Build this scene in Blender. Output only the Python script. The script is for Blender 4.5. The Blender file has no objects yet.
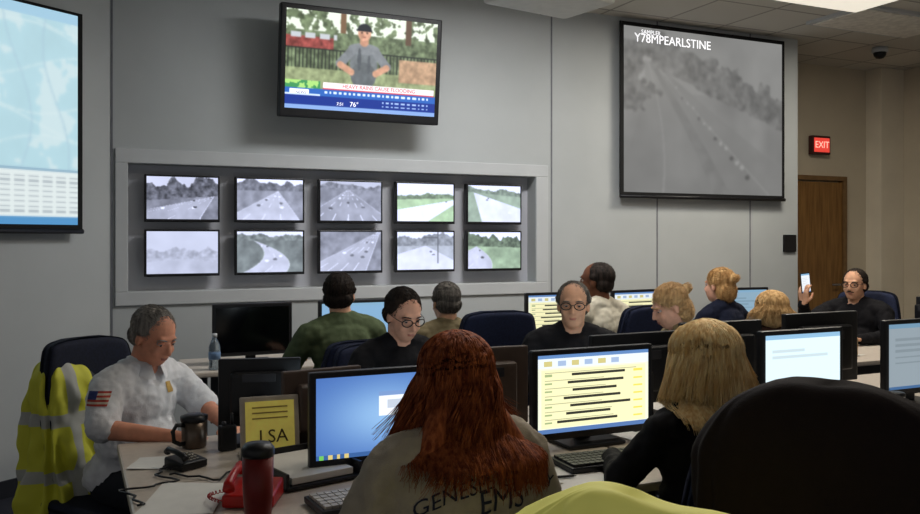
import bpy, bmesh, math, random
import numpy as np
from mathutils import Vector, Matrix, noise, Euler
from mathutils.bvhtree import BVHTree
random.seed(7); np.random.seed(7)
scene=bpy.context.scene
COL=scene.collection
ANG=math.radians(24.56)
RM=Matrix.Rotation(ANG,4,'Z')
H=3.36
# ---------------------------------------------------------------- materials
_m={}
def lin(c): return tuple(((x/255.0)**2.2) for x in c)
def mat(name,rgb,rough=.6,metal=0,var=.12,scale=18,bump=.0,bscale=60,emit=None,estr=1,spec=.4,alpha=None,trans=0,rgb2=None,stretch=None):
    if name in _m: return _m[name]
    m=bpy.data.materials.new(name); m.use_nodes=True
    nt=m.node_tree; b=nt.nodes['Principled BSDF']
    c=lin(rgb)
    tc=nt.nodes.new('ShaderNodeTexCoord'); mp=nt.nodes.new('ShaderNodeMapping')
    nt.links.new(tc.outputs['Object'],mp.inputs[0])
    if stretch: mp.inputs['Scale'].default_value=stretch
    n=nt.nodes.new('ShaderNodeTexNoise'); n.inputs['Scale'].default_value=scale; n.inputs['Detail'].default_value=4
    nt.links.new(mp.outputs[0],n.inputs['Vector'])
    r=nt.nodes.new('ShaderNodeValToRGB')
    c2=lin(rgb2) if rgb2 else tuple(min(1,x*(1+var)) for x in c)
    c1=c if rgb2 else tuple(x*(1-var) for x in c)
    r.color_ramp.elements[0].color=(*c1,1); r.color_ramp.elements[1].color=(*c2,1)
    r.color_ramp.elements[0].position=.35; r.color_ramp.elements[1].position=.65
    nt.links.new(n.outputs[0],r.inputs[0]); nt.links.new(r.outputs[0],b.inputs['Base Color'])
    b.inputs['Roughness'].default_value=rough; b.inputs['Metallic'].default_value=metal
    b.inputs['Specular IOR Level'].default_value=spec
    if trans: b.inputs['Transmission Weight'].default_value=trans
    if bump:
        n2=nt.nodes.new('ShaderNodeTexNoise'); n2.inputs['Scale'].default_value=bscale; n2.inputs['Detail'].default_value=3
        nt.links.new(mp.outputs[0],n2.inputs['Vector'])
        bp=nt.nodes.new('ShaderNodeBump'); bp.inputs['Strength'].default_value=bump; bp.inputs['Distance'].default_value=.01
        nt.links.new(n2.outputs[0],bp.inputs['Height']); nt.links.new(bp.outputs[0],b.inputs['Normal'])
    if emit:
        b.inputs['Emission Color'].default_value=(*lin(emit),1); b.inputs['Emission Strength'].default_value=estr
    _m[name]=m; return m
def screen_mat(strength):
    k='screen_glow_%g'%strength
    if k in _m: return _m[k]
    m=bpy.data.materials.new(k); m.use_nodes=True; nt=m.node_tree; b=nt.nodes['Principled BSDF']
    a=nt.nodes.new('ShaderNodeAttribute'); a.attribute_name='Col'
    b.inputs['Base Color'].default_value=(.01,.01,.012,1); b.inputs['Roughness'].default_value=.45; b.inputs['Specular IOR Level'].default_value=.2
    nt.links.new(a.outputs['Color'],b.inputs['Emission Color']); b.inputs['Emission Strength'].default_value=strength
    _m[k]=m; return m
# ---------------------------------------------------------------- object helpers
def add(name,me,parent=None,m=None,smooth=False):
    o=bpy.data.objects.new(name,me); COL.objects.link(o)
    if m is not None and me is not None: me.materials.clear(); me.materials.append(m)
    if parent is not None: o.parent=parent
    if smooth and me is not None: me.polygons.foreach_set('use_smooth',[True]*len(me.polygons))
    return o
def root(name,label,cat,group=None):
    o=bpy.data.objects.new(name,None); COL.objects.link(o); o.empty_display_size=.1
    tag(o,label,cat,group); return o
def tag(o,label,cat,group=None):
    o['label']=label; o['category']=cat
    if group: o['group']=group
    return o
def place(o,q,p,z=0,yaw=0,pitch=0,roll=0):
    o.matrix_world=RM@Matrix.Translation((q,p,z))@Matrix.Rotation(math.radians(yaw),4,'Z')@Matrix.Rotation(math.radians(pitch),4,'X')@Matrix.Rotation(math.radians(roll),4,'Y')
    return o
def box(name,size,loc,m,parent=None,bev=.004,rot=(0,0,0),seg=2,cuts=0,deform=None,taper=None):
    bm=bmesh.new(); bmesh.ops.create_cube(bm,size=1)
    for v in bm.verts:
        v.co=Vector((v.co.x*size[0],v.co.y*size[1],v.co.z*size[2]))
    if cuts: bmesh.ops.subdivide_edges(bm,edges=bm.edges[:],cuts=cuts,use_grid_fill=True)
    if bev:
        ed=[e for e in bm.edges if len(e.link_faces)==2 and e.calc_face_angle(0)>.5]
        bmesh.ops.bevel(bm,geom=ed,offset=min(bev,min(size)*.45),segments=seg,affect='EDGES',profile=.6)
    if deform:
        for v in bm.verts: v.co=Vector(deform(v.co))
    bmesh.ops.transform(bm,matrix=Matrix.Translation(loc)@Euler(rot).to_matrix().to_4x4(),verts=bm.verts)
    me=bpy.data.meshes.new(name); bm.to_mesh(me); bm.free()
    o=add(name,me,parent,m,smooth=bool(deform)); return o
def lathe(name,prof,m,parent=None,loc=(0,0,0),seg=24,rot=(0,0,0)):
    vs=[];fs=[]
    for r,z in prof:
        for k in range(seg):
            a=2*math.pi*k/seg; vs.append((r*math.cos(a),r*math.sin(a),z))
    for i in range(len(prof)-1):
        for k in range(seg):
            k2=(k+1)%seg; fs.append((i*seg+k,i*seg+k2,(i+1)*seg+k2,(i+1)*seg+k))
    fs.append(tuple(range(seg))[::-1]); n=(len(prof)-1)*seg; fs.append(tuple(range(n,n+seg)))
    M=Matrix.Translation(loc)@Euler(rot).to_matrix().to_4x4()
    me=bpy.data.meshes.new(name); me.from_pydata([M@Vector(v) for v in vs],[],fs); me.update()
    return add(name,me,parent,m,smooth=True)
def tube_geo(pts,rads,seg=6):
    pts=[Vector(p) for p in pts]; vs=[];fs=[]; n=len(pts)
    up=Vector((0.13,.2,.97))
    for i,p in enumerate(pts):
        t=(pts[min(i+1,n-1)]-pts[max(i-1,0)])
        if t.length<1e-7: t=Vector((0,0,1))
        t.normalize(); a=t.cross(up)
        if a.length<.05: a=t.cross(Vector((1,0,0)))
        a.normalize(); b=t.cross(a)
        for k in range(seg):
            an=2*math.pi*k/seg; vs.append(p+(a*math.cos(an)+b*math.sin(an))*rads[i])
    for i in range(n-1):
        for k in range(seg):
            k2=(k+1)%seg; fs.append((i*seg+k,i*seg+k2,(i+1)*seg+k2,(i+1)*seg+k))
    fs.append(tuple(range(seg))[::-1]); fs.append(tuple(range((n-1)*seg,n*seg)))
    return vs,fs
def tubes(name,lst,m,parent=None,seg=6):
    V=[];F=[]
    for pts,rads in lst:
        if not hasattr(rads,'__len__'): rads=[rads]*len(pts)
        v,f=tube_geo(pts,rads,seg); o=len(V); V+=v; F+=[tuple(i+o for i in x) for x in f]
    me=bpy.data.meshes.new(name); me.from_pydata(V,[],F); me.update()
    return add(name,me,parent,m,smooth=True)
def capgeo(p0,r0,p1,r1,seg=14,hs=4):
    p0=Vector(p0);p1=Vector(p1); ax=p1-p0
    if ax.length<1e-6: ax=Vector((0,0,1e-4))
    t=ax.normalized(); a=t.orthogonal().normalized(); b=t.cross(a)
    rings=[]
    for i in range(1,hs+1):
        an=math.pi/2*i/hs; rings.append((p0-t*r0*math.cos(an),r0*math.sin(an)))
    for i in range(hs):
        an=math.pi/2*i/hs; rings.append((p1+t*r1*math.sin(an),r1*math.cos(an)))
    vs=[p0-t*r0];fs=[]
    for c,r in rings:
        for k in range(seg):
            an=2*math.pi*k/seg; vs.append(c+(a*math.cos(an)+b*math.sin(an))*r)
    vs.append(p1+t*r1); n=len(rings)
    for k in range(seg): fs.append((0,1+(k+1)%seg,1+k))
    for i in range(n-1):
        for k in range(seg):
            k2=(k+1)%seg; fs.append((1+i*seg+k,1+i*seg+k2,1+(i+1)*seg+k2,1+(i+1)*seg+k))
    L=len(vs)-1
    for k in range(seg): fs.append((1+(n-1)*seg+k,1+(n-1)*seg+(k+1)%seg,L))
    return vs,fs
def ellgeo(c,r,M=None,seg=20,rg=12):
    vs=[];fs=[]
    R=M if M is not None else Matrix.Identity(4)
    vs.append(Vector((0,0,r[2])))
    for i in range(1,rg):
        ph=math.pi*i/rg
        for k in range(seg):
            a=2*math.pi*k/seg
            vs.append(Vector((r[0]*math.sin(ph)*math.cos(a),r[1]*math.sin(ph)*math.sin(a),r[2]*math.cos(ph))))
    vs.append(Vector((0,0,-r[2])))
    for k in range(seg): fs.append((0,1+k,1+(k+1)%seg))
    for i in range(rg-2):
        for k in range(seg):
            k2=(k+1)%seg; fs.append((1+i*seg+k,1+(i+1)*seg+k,1+(i+1)*seg+k2,1+i*seg+k2))
    L=len(vs)-1
    for k in range(seg): fs.append((1+(rg-2)*seg+k,L,1+(rg-2)*seg+(k+1)%seg))
    vs=[R@(v+Vector(c)) for v in vs]
    return vs,fs
def blob(name,parts,voxel,m,parent=None,smooth=4,post=None,disp=0,dsc=12,remesh=True,sc=1.0):
    V=[];F=[]
    for pt in parts:
        v,f=(capgeo(*pt[1:]) if pt[0]=='c' else ellgeo(*pt[1:]))
        o=len(V); V+=v; F+=[tuple(i+o for i in x) for x in f]
    me=bpy.data.meshes.new(name+'_src'); me.from_pydata(V,[],F); me.update()
    if remesh:
        t=bpy.data.objects.new('tmp',me); COL.objects.link(t)
        md=t.modifiers.new('r','REMESH'); md.mode='VOXEL'; md.voxel_size=voxel
        if smooth:
            s=t.modifiers.new('s','SMOOTH'); s.factor=.5; s.iterations=smooth
        dg=bpy.context.evaluated_depsgraph_get(); dg.update()
        me2=bpy.data.meshes.new_from_object(t.evaluated_get(dg)); bpy.data.objects.remove(t); bpy.data.meshes.remove(me); me=me2
    me.name=name
    if disp or post:
        nn=[v.normal.copy() for v in me.vertices]
        for v,n in zip(me.vertices,nn):
            if disp:
                c=v.co*dsc
                v.co=v.co+n*disp*(noise.noise(Vector((c.x,c.y,c.z*.6)))+.5*noise.noise(c*2.3))
            if post: v.co=post(v.co)
    if sc!=1.0: me.transform(Matrix.Scale(sc,4))
    me.update()
    return add(name,me,parent,m,smooth=True)
def text(name,s,size,m,M,parent=None,align='CENTER',ext=.0008):
    cu=bpy.data.curves.new(name,'FONT'); cu.body=s; cu.size=size; cu.align_x=align; cu.align_y='CENTER'; cu.extrude=ext; cu.resolution_u=3
    t=bpy.data.objects.new('tmp',cu); COL.objects.link(t)
    dg=bpy.context.evaluated_depsgraph_get(); dg.update()
    me=bpy.data.meshes.new_from_object(t.evaluated_get(dg)); bpy.data.objects.remove(t)
    me.transform(M); return add(name,me,parent,m)
TXT=Matrix.Rotation(math.radians(90),4,'X')  # text facing -Y
# ---------------------------------------------------------------- screen pictures
def nz(h,w,s,seed,octv=3):
    rng=np.random.RandomState(seed); out=np.zeros((h,w)); amp=1;tot=0
    for o in range(octv):
        gh=max(2,int(s*h/w*(2**o))+2); gw=int(s*(2**o))+2
        g=rng.rand(gh,gw); yy=np.linspace(0,gh-1.001,h); xx=np.linspace(0,gw-1.001,w)
        y0=yy.astype(int);x0=xx.astype(int);fy=(yy-y0)[:,None];fx=(xx-x0)[None,:]
        a=g[y0][:,x0];b=g[y0][:,x0+1];c=g[y0+1][:,x0];d=g[y0+1][:,x0+1]
        out+=amp*((a*(1-fx)+b*fx)*(1-fy)+(c*(1-fx)+d*fx)*fy); tot+=amp; amp*=.55
    return out/tot
def blur(a,n=1):
    for _ in range(n):
        p=np.pad(a,((1,1),(1,1),(0,0)),'edge'); a=(p[:-2,1:-1]+p[2:,1:-1]+p[1:-1,:-2]+p[1:-1,2:]+2*p[1:-1,1:-1])/6
    return a
def blank(w,h,c): a=np.zeros((h,w,3)); a[:]=np.array(c)/255.; return a
def rect(a,x0,y0,x1,y1,c):   # fractions, y from top
    h,w,_=a.shape; a[max(0,int(round((1-y1)*h))):int(round((1-y0)*h)),int(round(x0*w)):int(round(x1*w))]=np.array(c)/255.
def road(seed,w=110,h=68,hz=.6,vx=.5,l=.1,r=.9,tree=.2,sky=235,treec=70,grass=120,roadc=175,tint=(.925,.95,1.08),green=0,dash=True,curve=0,cars=5,haze=.16,bl=1,tilt=0,lanes=3,pole=False):
    rng=np.random.RandomState(seed); V,U=np.mgrid[0:1:h*1j,0:1:w*1j]; V=V+tilt*(U-.5)
    a=np.ones((h,w))*sky-25*nz(h,w,3,seed+9)
    th=hz+tree*(.3+nz(h,w,7,seed)[0][None,:]*1.1)+.05*(nz(h,w,30,seed+4)-.5)
    tr=(V>=hz)&(V<th); a[tr]=(treec+130*(nz(h,w,22,seed+1)-.5))[tr]
    g=V<hz; a[g]=(grass+80*(nz(h,w,9,seed+2)-.5))[g]
    t=np.clip((hz-V)/hz,0,1); cx=vx+curve*t*(1-t)
    xl=cx+(l-vx)*t; xr=cx+(r-vx)*t
    rd=g&(U>xl)&(U<xr); a[rd]=(roadc+50*(nz(h,w,6,seed+3)-.5))[rd]
    if dash:
        for q_ in range(1,lanes):
            f=q_/lanes
            xc=xl+(xr-xl)*f; dd=rd&(np.abs(U-xc)<.003+.007*t)&((np.sin(9/(t+.15))>0)); a[dd]=218
    for s in (xl,xr):
        dd=g&(np.abs(U-s)<.004+.004*t); a[dd]=198
    for k in range(cars):
        tt=rng.uniform(.08,.7); y=hz-tt*hz; f=rng.choice([.2,.5,.8]); x=vx+curve*tt*(1-tt)+(l-vx)*tt+((r-l)*tt)*f; s=.012+.035*tt
        m=(((U-x)/s)**2+((V-y)/(s*.9))**2<1); a[m]=rng.choice([70,90,235])
    if pole: a[(np.abs(U-.72)<.008)&(V>.15)]=60; a[(np.abs(V-.86)<.012)&(U>.45)&(U<.73)]=60
    rgb=np.stack([a*tint[0],a*tint[1],a*tint[2]],-1)
    if green:
        gm=(g&~rd)|tr; rgb[gm]*=np.array([1-.17*green,1+.0*green,1-.36*green])
    rgb=blur(np.clip(rgb/255.,0,1),bl)
    return np.clip(rgb*(1-haze)+haze*np.array([.74,.78,.87]),0,1)
def tv_img(w=280,h=165):
    V,U=np.mgrid[0:1:h*1j,0:1:w*1j]
    n=nz(h,w,40,5); a=np.zeros((h,w,3)); a[:]=np.array([92,104,80])/255.; a*= (.45+1.1*n)[...,None]
    m=(V>.62)&(V<.74)&(U<.30); a[m]=(np.array([130,66,62])/255.*(.5+n[m][:,None]))
    m=(V>.72)&(V<.78)&(U<.32)&(((U*11)%1)>.3); a[m]=np.array([170,175,180])/255.
    m=(V>.80)&(nz(h,w,26,9)>.5); a[m]=np.array([205,212,200])/255.
    m=(V>.80)&(np.abs(U-.36)<.018); a[m]=np.array([105,82,62])/255.
    m=(V>.74)&(np.abs(U-.80)<.02); a[m]=np.array([85,68,55])/255.
    m=(V>.35)&(V<.62)&(np.abs((U*42)%1-.5)<.14); a[m]=np.array([38,42,38])/255.
    m=(np.abs(V-.62)<.008); a[m]=np.array([38,42,38])/255.
    m=(V<.42); a[m]=(np.array([128,138,104])/255.*(.7+.6*n[m][:,None]))
    m=(U>.74)&(V>.34)&(V<.58); a[m]=(np.array([168,138,112])/255.*(.7+.5*n[m][:,None]))
    cx=.50
    def el(x,y,rx,ry,c):
        m=((U-x)/rx)**2+((V-y)/ry)**2<1; a[m]=np.clip(np.array(c)/255.*(.85+.3*n[m][:,None]),0,1)
    el(cx,.50,.092,.21,(102,107,110)); el(cx,.38,.085,.14,(88,93,96)); el(cx,.66,.105,.06,(112,116,120))
    for sg in (-1,1):
        for t in np.linspace(0,1,24): el(cx+sg*(.07+.085*t),.65-.16*t,.03,.045,(110,114,118))
        for t in np.linspace(0,1,20): el(cx+sg*(.155-.075*t),.48-.07*t,.02,.035,(178,135,112))
    el(cx-.03,.55,.012,.12,(76,80,84)); el(cx+.035,.50,.01,.1,(80,84,88))
    el(cx,.735,.03,.05,(168,125,104)); el(cx,.82,.044,.075,(192,146,122)); el(cx-.02,.80,.015,.04,(170,126,104))
    m=(((U-cx)/.048)**2+((V-.85)/.075)**2<1)&(V>.85); a[m]=np.array([34,36,42])/255.
    rect(a,cx-.055,.142,cx+.05,.158,(28,30,35))
    for ex in(-.017,.017): el(cx+ex,.83,.008,.008,(60,44,38))
    el(cx,.785,.013,.006,(140,84,76))
    a=blur(a,2)
    rect(a,.0,.71,.22,.845,(60,130,80)); m=(V<.29)&(V>.155)&(U<.22)&(nz(h,w,30,3)>.5); a[m]=np.array([150,195,110])/255.
    rect(a,.24,.715,.99,.79,(226,218,222)); rect(a,.24,.775,.99,.79,(190,60,70)); rect(a,0,.79,1,.86,(45,90,165)); rect(a,0,.845,.22,.9,(190,205,225))
    rect(a,0,.86,1,.975,(28,50,125)); rect(a,0,.955,1,1,(120,150,200)); rect(a,.03,.80,.15,.84,(240,240,245))
    rng=np.random.RandomState(2)
    x=.25
    while x<.95:
        wd=rng.uniform(.01,.035); rect(a,x,.808,x+wd*.9,.828,(200,214,236))
        if x>.60: rect(a,x,.88,x+wd*.9,.895,(150,172,215)); rect(a,x,.92,x+wd*.9,.935,(150,172,215))
        x+=wd+.012
    return blur(a,1)
def map_img(w=220,h=166):
    a=np.zeros((h,w,3)); n=nz(h,w,9,21,4); a[:]=np.array([172,206,216])/255.; a*=(.95+.10*n)[...,None]
    m=(n>.54); a[m]=np.array([194,216,221])/255.
    V,U=np.mgrid[0:1:h*1j,0:1:w*1j]
    for k in range(7):
        m=np.abs(V-(.2+.13*k+.08*np.sin(U*7+k*1.7)))<.0028; a[m]=np.array([204,222,225])/255.
        m=np.abs(U-(.08+.14*k+.05*np.sin(V*6+k)))<.0024; a[m]=np.array([160,190,205])/255.
    a=blur(a,2)
    rect(a,0,.74,1,1,(214,224,224)); rect(a,0,.74,1,.755,(136,168,188)); rect(a,0,0,1,.05,(156,194,216))
    for k in range(8):
        for x in np.arange(.02,.98,.05): rect(a,x,.775+.023*k,x+.034,.775+.023*k+.007,(168,178,184))
    rect(a,0,.965,1,1,(80,140,190))
    return blur(a,1)
def desk_img(w=90,h=56):
    V,U=np.mgrid[0:1:h*1j,0:1:w*1j]; a=np.zeros((h,w,3))
    d=np.exp(-(((U-.55)/.5)**2+((V-.5)/.45)**2)); a[...,0]=.27+.28*d; a[...,1]=.41+.30*d; a[...,2]=.68+.2*d
    rect(a,0,.95,1,1,(60,95,150)); rect(a,.48,.22,.82,.52,(235,240,248)); rect(a,.48,.22,.82,.26,(120,150,200))
    rect(a,.54,.32,.70,.42,(190,200,215)); rect(a,.02,.95,.06,1,(110,190,90))
    for k in range(3): rect(a,.09+.06*k,.955,.12+.06*k,.995,(210,190,120))
    return a
def list_img(w=140,h=90):
    a=blank(w,h,(220,224,200)); rect(a,0,0,1,.05,(90,125,175)); rect(a,0,.05,1,.17,(214,222,226)); rect(a,0,.95,1,1,(80,110,160))
    rect(a,.03,.19,.97,.93,(228,224,176))
    rng=np.random.RandomState(4)
    for k in range(7):
        y=.22+.10*k; x0=rng.uniform(.16,.3)
        rect(a,x0,y+.025,x0+rng.uniform(.4,.55),y+.06,(52,52,46)); rect(a,.06,y,.5+rng.uniform(0,.4),y+.012,(165,165,130))
        rect(a,.06,y+.03,.12,y+.055,(150,165,120)); rect(a,.86,y+.03,.94,y+.06,(222,205,90))
    for k in range(6): rect(a,.05+.12*k,.08,.12+.12*k,.14,(150,170,200) if k%2 else (190,180,120))
    return a
def doc_img(c=(205,220,226),w=70,h=46,seed=1,n=8):
    a=blank(w,h,c); rect(a,0,0,1,.07,(130,170,200)); rng=np.random.RandomState(seed)
    for k in range(n):
        y=.22+.09*k; rect(a,.08,y,.4+rng.uniform(0,.5),y+.03,tuple(int(x*.90) for x in c))
    rect(a,0,.95,1,1,(80,120,170)); return a
def proj_img(w=230,h=184):
    V,U=np.mgrid[0:1:h*1j,0:1:w*1j]; n=nz(h,w,16,6); n2=nz(h,w,5,16); n3=nz(h,w,34,26)
    a=np.ones((h,w))*.48+.10*n2
    m=V<.62; a[m]=(.42+.16*n2)[m]
    t=np.clip((.80-V)/.80,0,1); xl=.12+.02*t-.25*t*t; xr=.20+1.05*t**1.1
    rd=(V<.80)&(U>xl)&(U<xr); a[rd]=(.48+.10*(n2-.5))[rd]
    for f in (.25,.75):
        d=rd&(np.abs(U-(xl+(xr-xl)*f))<.002+.003*t); a[d]=.54
    md=rd&(np.abs(U-(xl+(xr-xl)*.52))<.012+.04*t); a[md]=(.40+.1*n)[md]
    m=(V>.45+.10*n)&(V<.92)&(U<.02+.5*(n-.25)); a[m]=(.26+.28*n3)[m]
    hl=.86-.42*(U-.2)+.05*(n-.5)
    m=(V>hl-.10)&(V<hl+.12+.16*(n-.5))&(U>.16); a[m]=(.29+.26*n3)[m]
    for k in range(16):
        x=.24+.035*k; y=.71-.040*k+.012*(k%3); s=.003+.0009*k
        mm=(((U-x)/s)**2+((V-y)/s)**2<1); a[mm]=.58 if k%3 else .32
    a=np.stack([a,a*1.0,a*.985],-1); a=blur(a,5); return np.clip(a*.84+.06,0,1)
def screen(name,w,h,arr,parent,y,zc,strength,xc=0):
    ah,aw,_=arr.shape; nx,ny=aw+1,ah+1
    xs=np.linspace(-w/2,w/2,nx)+xc; zs=np.linspace(-h/2,h/2,ny)+zc
    X,Z=np.meshgrid(xs,zs); V=np.stack([X.ravel(),np.full(X.size,y),Z.ravel()],-1)
    i=np.arange(nx-1)[None,:]+nx*np.arange(ny-1)[:,None]; i=i.ravel()
    F=np.stack([i,i+1,i+nx+1,i+nx],-1)
    me=bpy.data.meshes.new(name); me.from_pydata(V.tolist(),[],F.tolist()); me.update()
    at=me.color_attributes.new('Col','FLOAT_COLOR','CORNER')
    c=np.ones((len(F),4,4)); c[...,:3]=(arr.reshape(-1,3)**2.2)[:,None,:]
    at.data.foreach_set('color',c.ravel().astype(np.float32))
    return add(name,me,parent,screen_mat(strength))
# ---------------------------------------------------------------- palette
black=mat('black_plastic',(24,24,27),.4,bump=.05,var=.2)
dkgrey=mat('dark_grey_plastic',(50,50,54),.45,var=.15)
bronze=mat('warm_grey_plastic',(84,70,62),.5,var=.1)
steel=mat('brushed_steel',(150,150,155),.3,metal=.9,var=.08)
wallm=mat('painted_wall_panel',(176,180,181),.62,var=.03,scale=2.2,bump=.05,bscale=220)
recm=mat('recess_paint',(186,187,194),.6,var=.03,scale=3)
trimm=mat('painted_trim',(187,190,192),.5,var=.03,scale=4)
beige=mat('beige_wall_paint',(196,184,162),.7,var=.04,scale=2,bump=.05,bscale=200)
seamm=mat('panel_seam',(112,114,120),.7)
tablem=mat('pale_laminate',(196,184,170),.35,var=.05,scale=40)
navy=mat('navy_chair_fabric',(30,37,62),.85,var=.25,scale=90,bump=.25,bscale=400)
blackfab=mat('black_chair_fabric',(20,18,20),.9,var=.25,scale=90,bump=.25,bscale=400)
# ---------------------------------------------------------------- structure
def structure(o): o['kind']='structure'; return o
WP=5.94; U0=.257
car=mat('dark_carpet',(44,46,56),.95,var=.35,scale=160,bump=.5,bscale=500)
fl=structure(box('floor',(13,13.5,.1),(1,5,-.05),car,bev=0))
cm=bpy.data.materials.new('ceiling_tile'); cm.use_nodes=True; nt=cm.node_tree; b=nt.nodes['Principled BSDF']
tc=nt.nodes.new('ShaderNodeTexCoord'); br=nt.nodes.new('ShaderNodeTexBrick'); br.offset=0; br.inputs['Scale'].default_value=1
br.inputs['Brick Width'].default_value=.6; br.inputs['Row Height'].default_value=.6; br.inputs['Mortar Size'].default_value=.012
br.inputs['Color1'].default_value=(*lin((206,202,192)),1); br.inputs['Color2'].default_value=(*lin((194,190,180)),1); br.inputs['Mortar'].default_value=(*lin((150,146,138)),1)
nt.links.new(tc.outputs['Object'],br.inputs['Vector']); nt.links.new(br.outputs['Color'],b.inputs['Base Color']); b.inputs['Roughness'].default_value=.9
ce=structure(box('ceiling',(13,13,.1),(0,0,0),cm,bev=0)); ce.matrix_world=RM@Matrix.Translation((2.8,4.6,H+.05))
def wall_with_opening():
    x0,x1=.21-U0-.02,6.2-U0; ox0,ox1,oz0,oz1=.077,3.12,1.148,1.99
    d=.13; T=.18
    V=[(x0,0,0),(x1,0,0),(x1,0,H),(x0,0,H),(ox0,0,oz0),(ox1,0,oz0),(ox1,0,oz1),(ox0,0,oz1),
       (ox0,d,oz0),(ox1,d,oz0),(ox1,d,oz1),(ox0,d,oz1),(x0,T,0),(x1,T,0),(x1,T,H),(x0,T,H)]
    F=[(0,1,5,4),(1,2,6,5),(2,3,7,6),(3,0,4,7),(4,5,9,8),(5,6,10,9),(6,7,11,10),(7,4,8,11),(8,9,10,11),(1,13,14,2),(12,0,3,15),(13,12,15,14)]
    me=bpy.data.meshes.new('wall_back'); me.from_pydata(V,[],F); me.update()
    o=add('wall_back',me,None,wallm); me.materials.append(recm); me.polygons[8].material_index=1
    return structure(o)
MW=RM@Matrix.Translation((U0,WP,0))
wb=wall_with_opening(); wb.matrix_world=MW
def wbox(name,u0,u1,z0,z1,y0,y1,m,bev=.004):
    o=box(name,(u1-u0,y1-y0,z1-z0),((u0+u1)/2,(y0+y1)/2,(z0+z1)/2),m,None,bev); o.matrix_world=MW; return o
k=1
for (a_,b_,c_,d_) in ((0,3.23,1.99,2.084),(0,3.23,1.059,1.148),(0,.077,1.148,1.99),(3.12,3.23,1.148,1.99)):
    structure(wbox('trim_%d'%k,a_,b_,c_,d_,-.018,.0,trimm,.005)); k+=1
for uu in (-.02,3.27,4.32,5.36):
    structure(wbox('trim_%d'%k,uu-.006,uu+.006,.1,H,-.004,.001,seamm,0)); k+=1
structure(wbox('baseboard_back',-.02,5.94,0,.1,-.015,0,mat('dark_base',(40,42,48),.6),.003))
ML=RM@Matrix.Translation((.227,WP,0))@Matrix.Rotation(math.radians(58.2-24.56),4,'Z')
wl=structure(box('wall_left',(6.3,.18,H),(-3.13,.09,H/2),wallm,None,0)); wl.matrix_world=ML
bl=structure(box('baseboard_left',(6.2,.015,.1),(-3.1,-.008,.05),_m['dark_base'],None,0)); bl.matrix_world=ML
Fq=3.61*.9095+9.03*.4157; Fp=-3.61*.4157+9.03*.9095
far=structure(box('wall_far',(6,.15,H),(0,0,0),beige,None,0)); place(far,Fq+1.34-3,Fp+.075,H/2)
col=structure(box('trim_%d'%k,(.36,.2,H),(0,0,0),mat('column_paint',(214,203,182),.7,var=.04,scale=3),None,.008)); k+=1; place(col,Fq+1.34-.18,Fp-.1,H/2)
rw=structure(box('wall_right',(.15,8,H),(0,0,0),beige,None,0)); place(rw,Fq+1.34+.075,Fp+.1-4,H/2)
# door
wood=mat('oak_door_veneer',(140,102,56),.45,rgb2=(112,78,40),scale=3,stretch=(12,12,1),bump=.05)
dfr=mat('door_frame_paint',(116,88,56),.5)
dr=root('door_1','closed oak veneer door in a brown frame','door'); dr['kind']='structure'
box('door_leaf',(.92,.05,2.1),(0,0,1.05),wood,dr,.004)
box('door_frame',(.05,.09,2.15),(.49,0,1.075),dfr,dr,.004); box('door_frame',(.05,.09,2.15),(-.49,0,1.075),dfr,dr,.004); box('door_frame',(1.03,.09,.05),(0,0,2.14),dfr,dr,.004)
tubes('door_handle',[([(.36,-.03,1.0),(.36,-.08,1.0),(.26,-.08,1.0)],.011)],steel,dr)
place(dr,Fq+.10,Fp-.03,0)
es=root('exit_sign','lit red exit sign in a dark housing above the door','exit sign')
box('sign_housing',(.26,.06,.2),(0,0,0),mat('sign_housing',(70,36,34),.5),es,.01)
box('sign_face',(.22,.006,.15),(0,-.032,0),mat('sign_red',(205,60,50),.4,emit=(222,70,60),estr=.9),es,.002)
text('sign_lettering','EXIT',.10,mat('sign_letters',(255,190,170),.4,emit=(255,190,170),estr=1.0),Matrix.Translation((0,-.037,0))@TXT,es)
place(es,Fq+.23,Fp-.05,2.49)
pl=tag(box('wall_plate',(.15,.02,.16),(0,0,0),black,None,.004),'small black notice plate fixed to the grey wall','wall plate'); pl.matrix_world=MW@Matrix.Translation((5.83,-.012,1.45))
dm=root('dome_camera','small dark dome security camera on ceiling','security camera')
lathe('camera_base',[(.07,0),(.075,-.02),(.075,-.05)],trimm,dm); lathe('camera_dome',[(.06,-.05),(.055,-.08),(.035,-.105),(.008,-.112)],black,dm)
dm.matrix_world=Matrix.Translation((4.1,8.3,H))
lampm=mat('lamp_diffuser',(235,230,215),.5,emit=(255,246,228),estr=.75); lampoff=mat('lamp_diffuser_unlit',(228,224,214),.5)
for (q,p,on) in ((5.2,4.66,True),(6.35,5.1,False),(4.6,3.2,False),(2.2,2.6,False)):
    r=root('ceiling_light','recessed fluorescent ceiling light '+('glowing softly' if on else 'switched off'),'ceiling light','recessed ceiling lights')
    box('light_frame',(1.22,.62,.03),(0,0,-.012),trimm,r,.004); box('light_diffuser',(1.14,.54,.012),(0,0,-.03),lampm if on else lampoff,r,.003)
    place(r,q,p,H)
pj=root('projector','pale grey ceiling projector hanging on a short pole','projector')
pg=mat('projector_plastic',(205,205,200),.45,var=.04)
box('projector_body',(.60,.42,.13),(0,0,0),pg,pj,.03,seg=3); lathe('projector_lens',[(.05,0),(.05,.04),(.038,.045)],black,pj,(.15,.205,0),rot=(-math.pi/2,0,0))
tubes('mounting_pole',[([(0,0,.06),(0,0,H-2.83)],.022)],pg,pj); box('mounting_plate',(.2,.2,.02),(0,0,H-2.84),pg,pj,.004)
place(pj,2.35,3.98,2.83,10)
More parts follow.
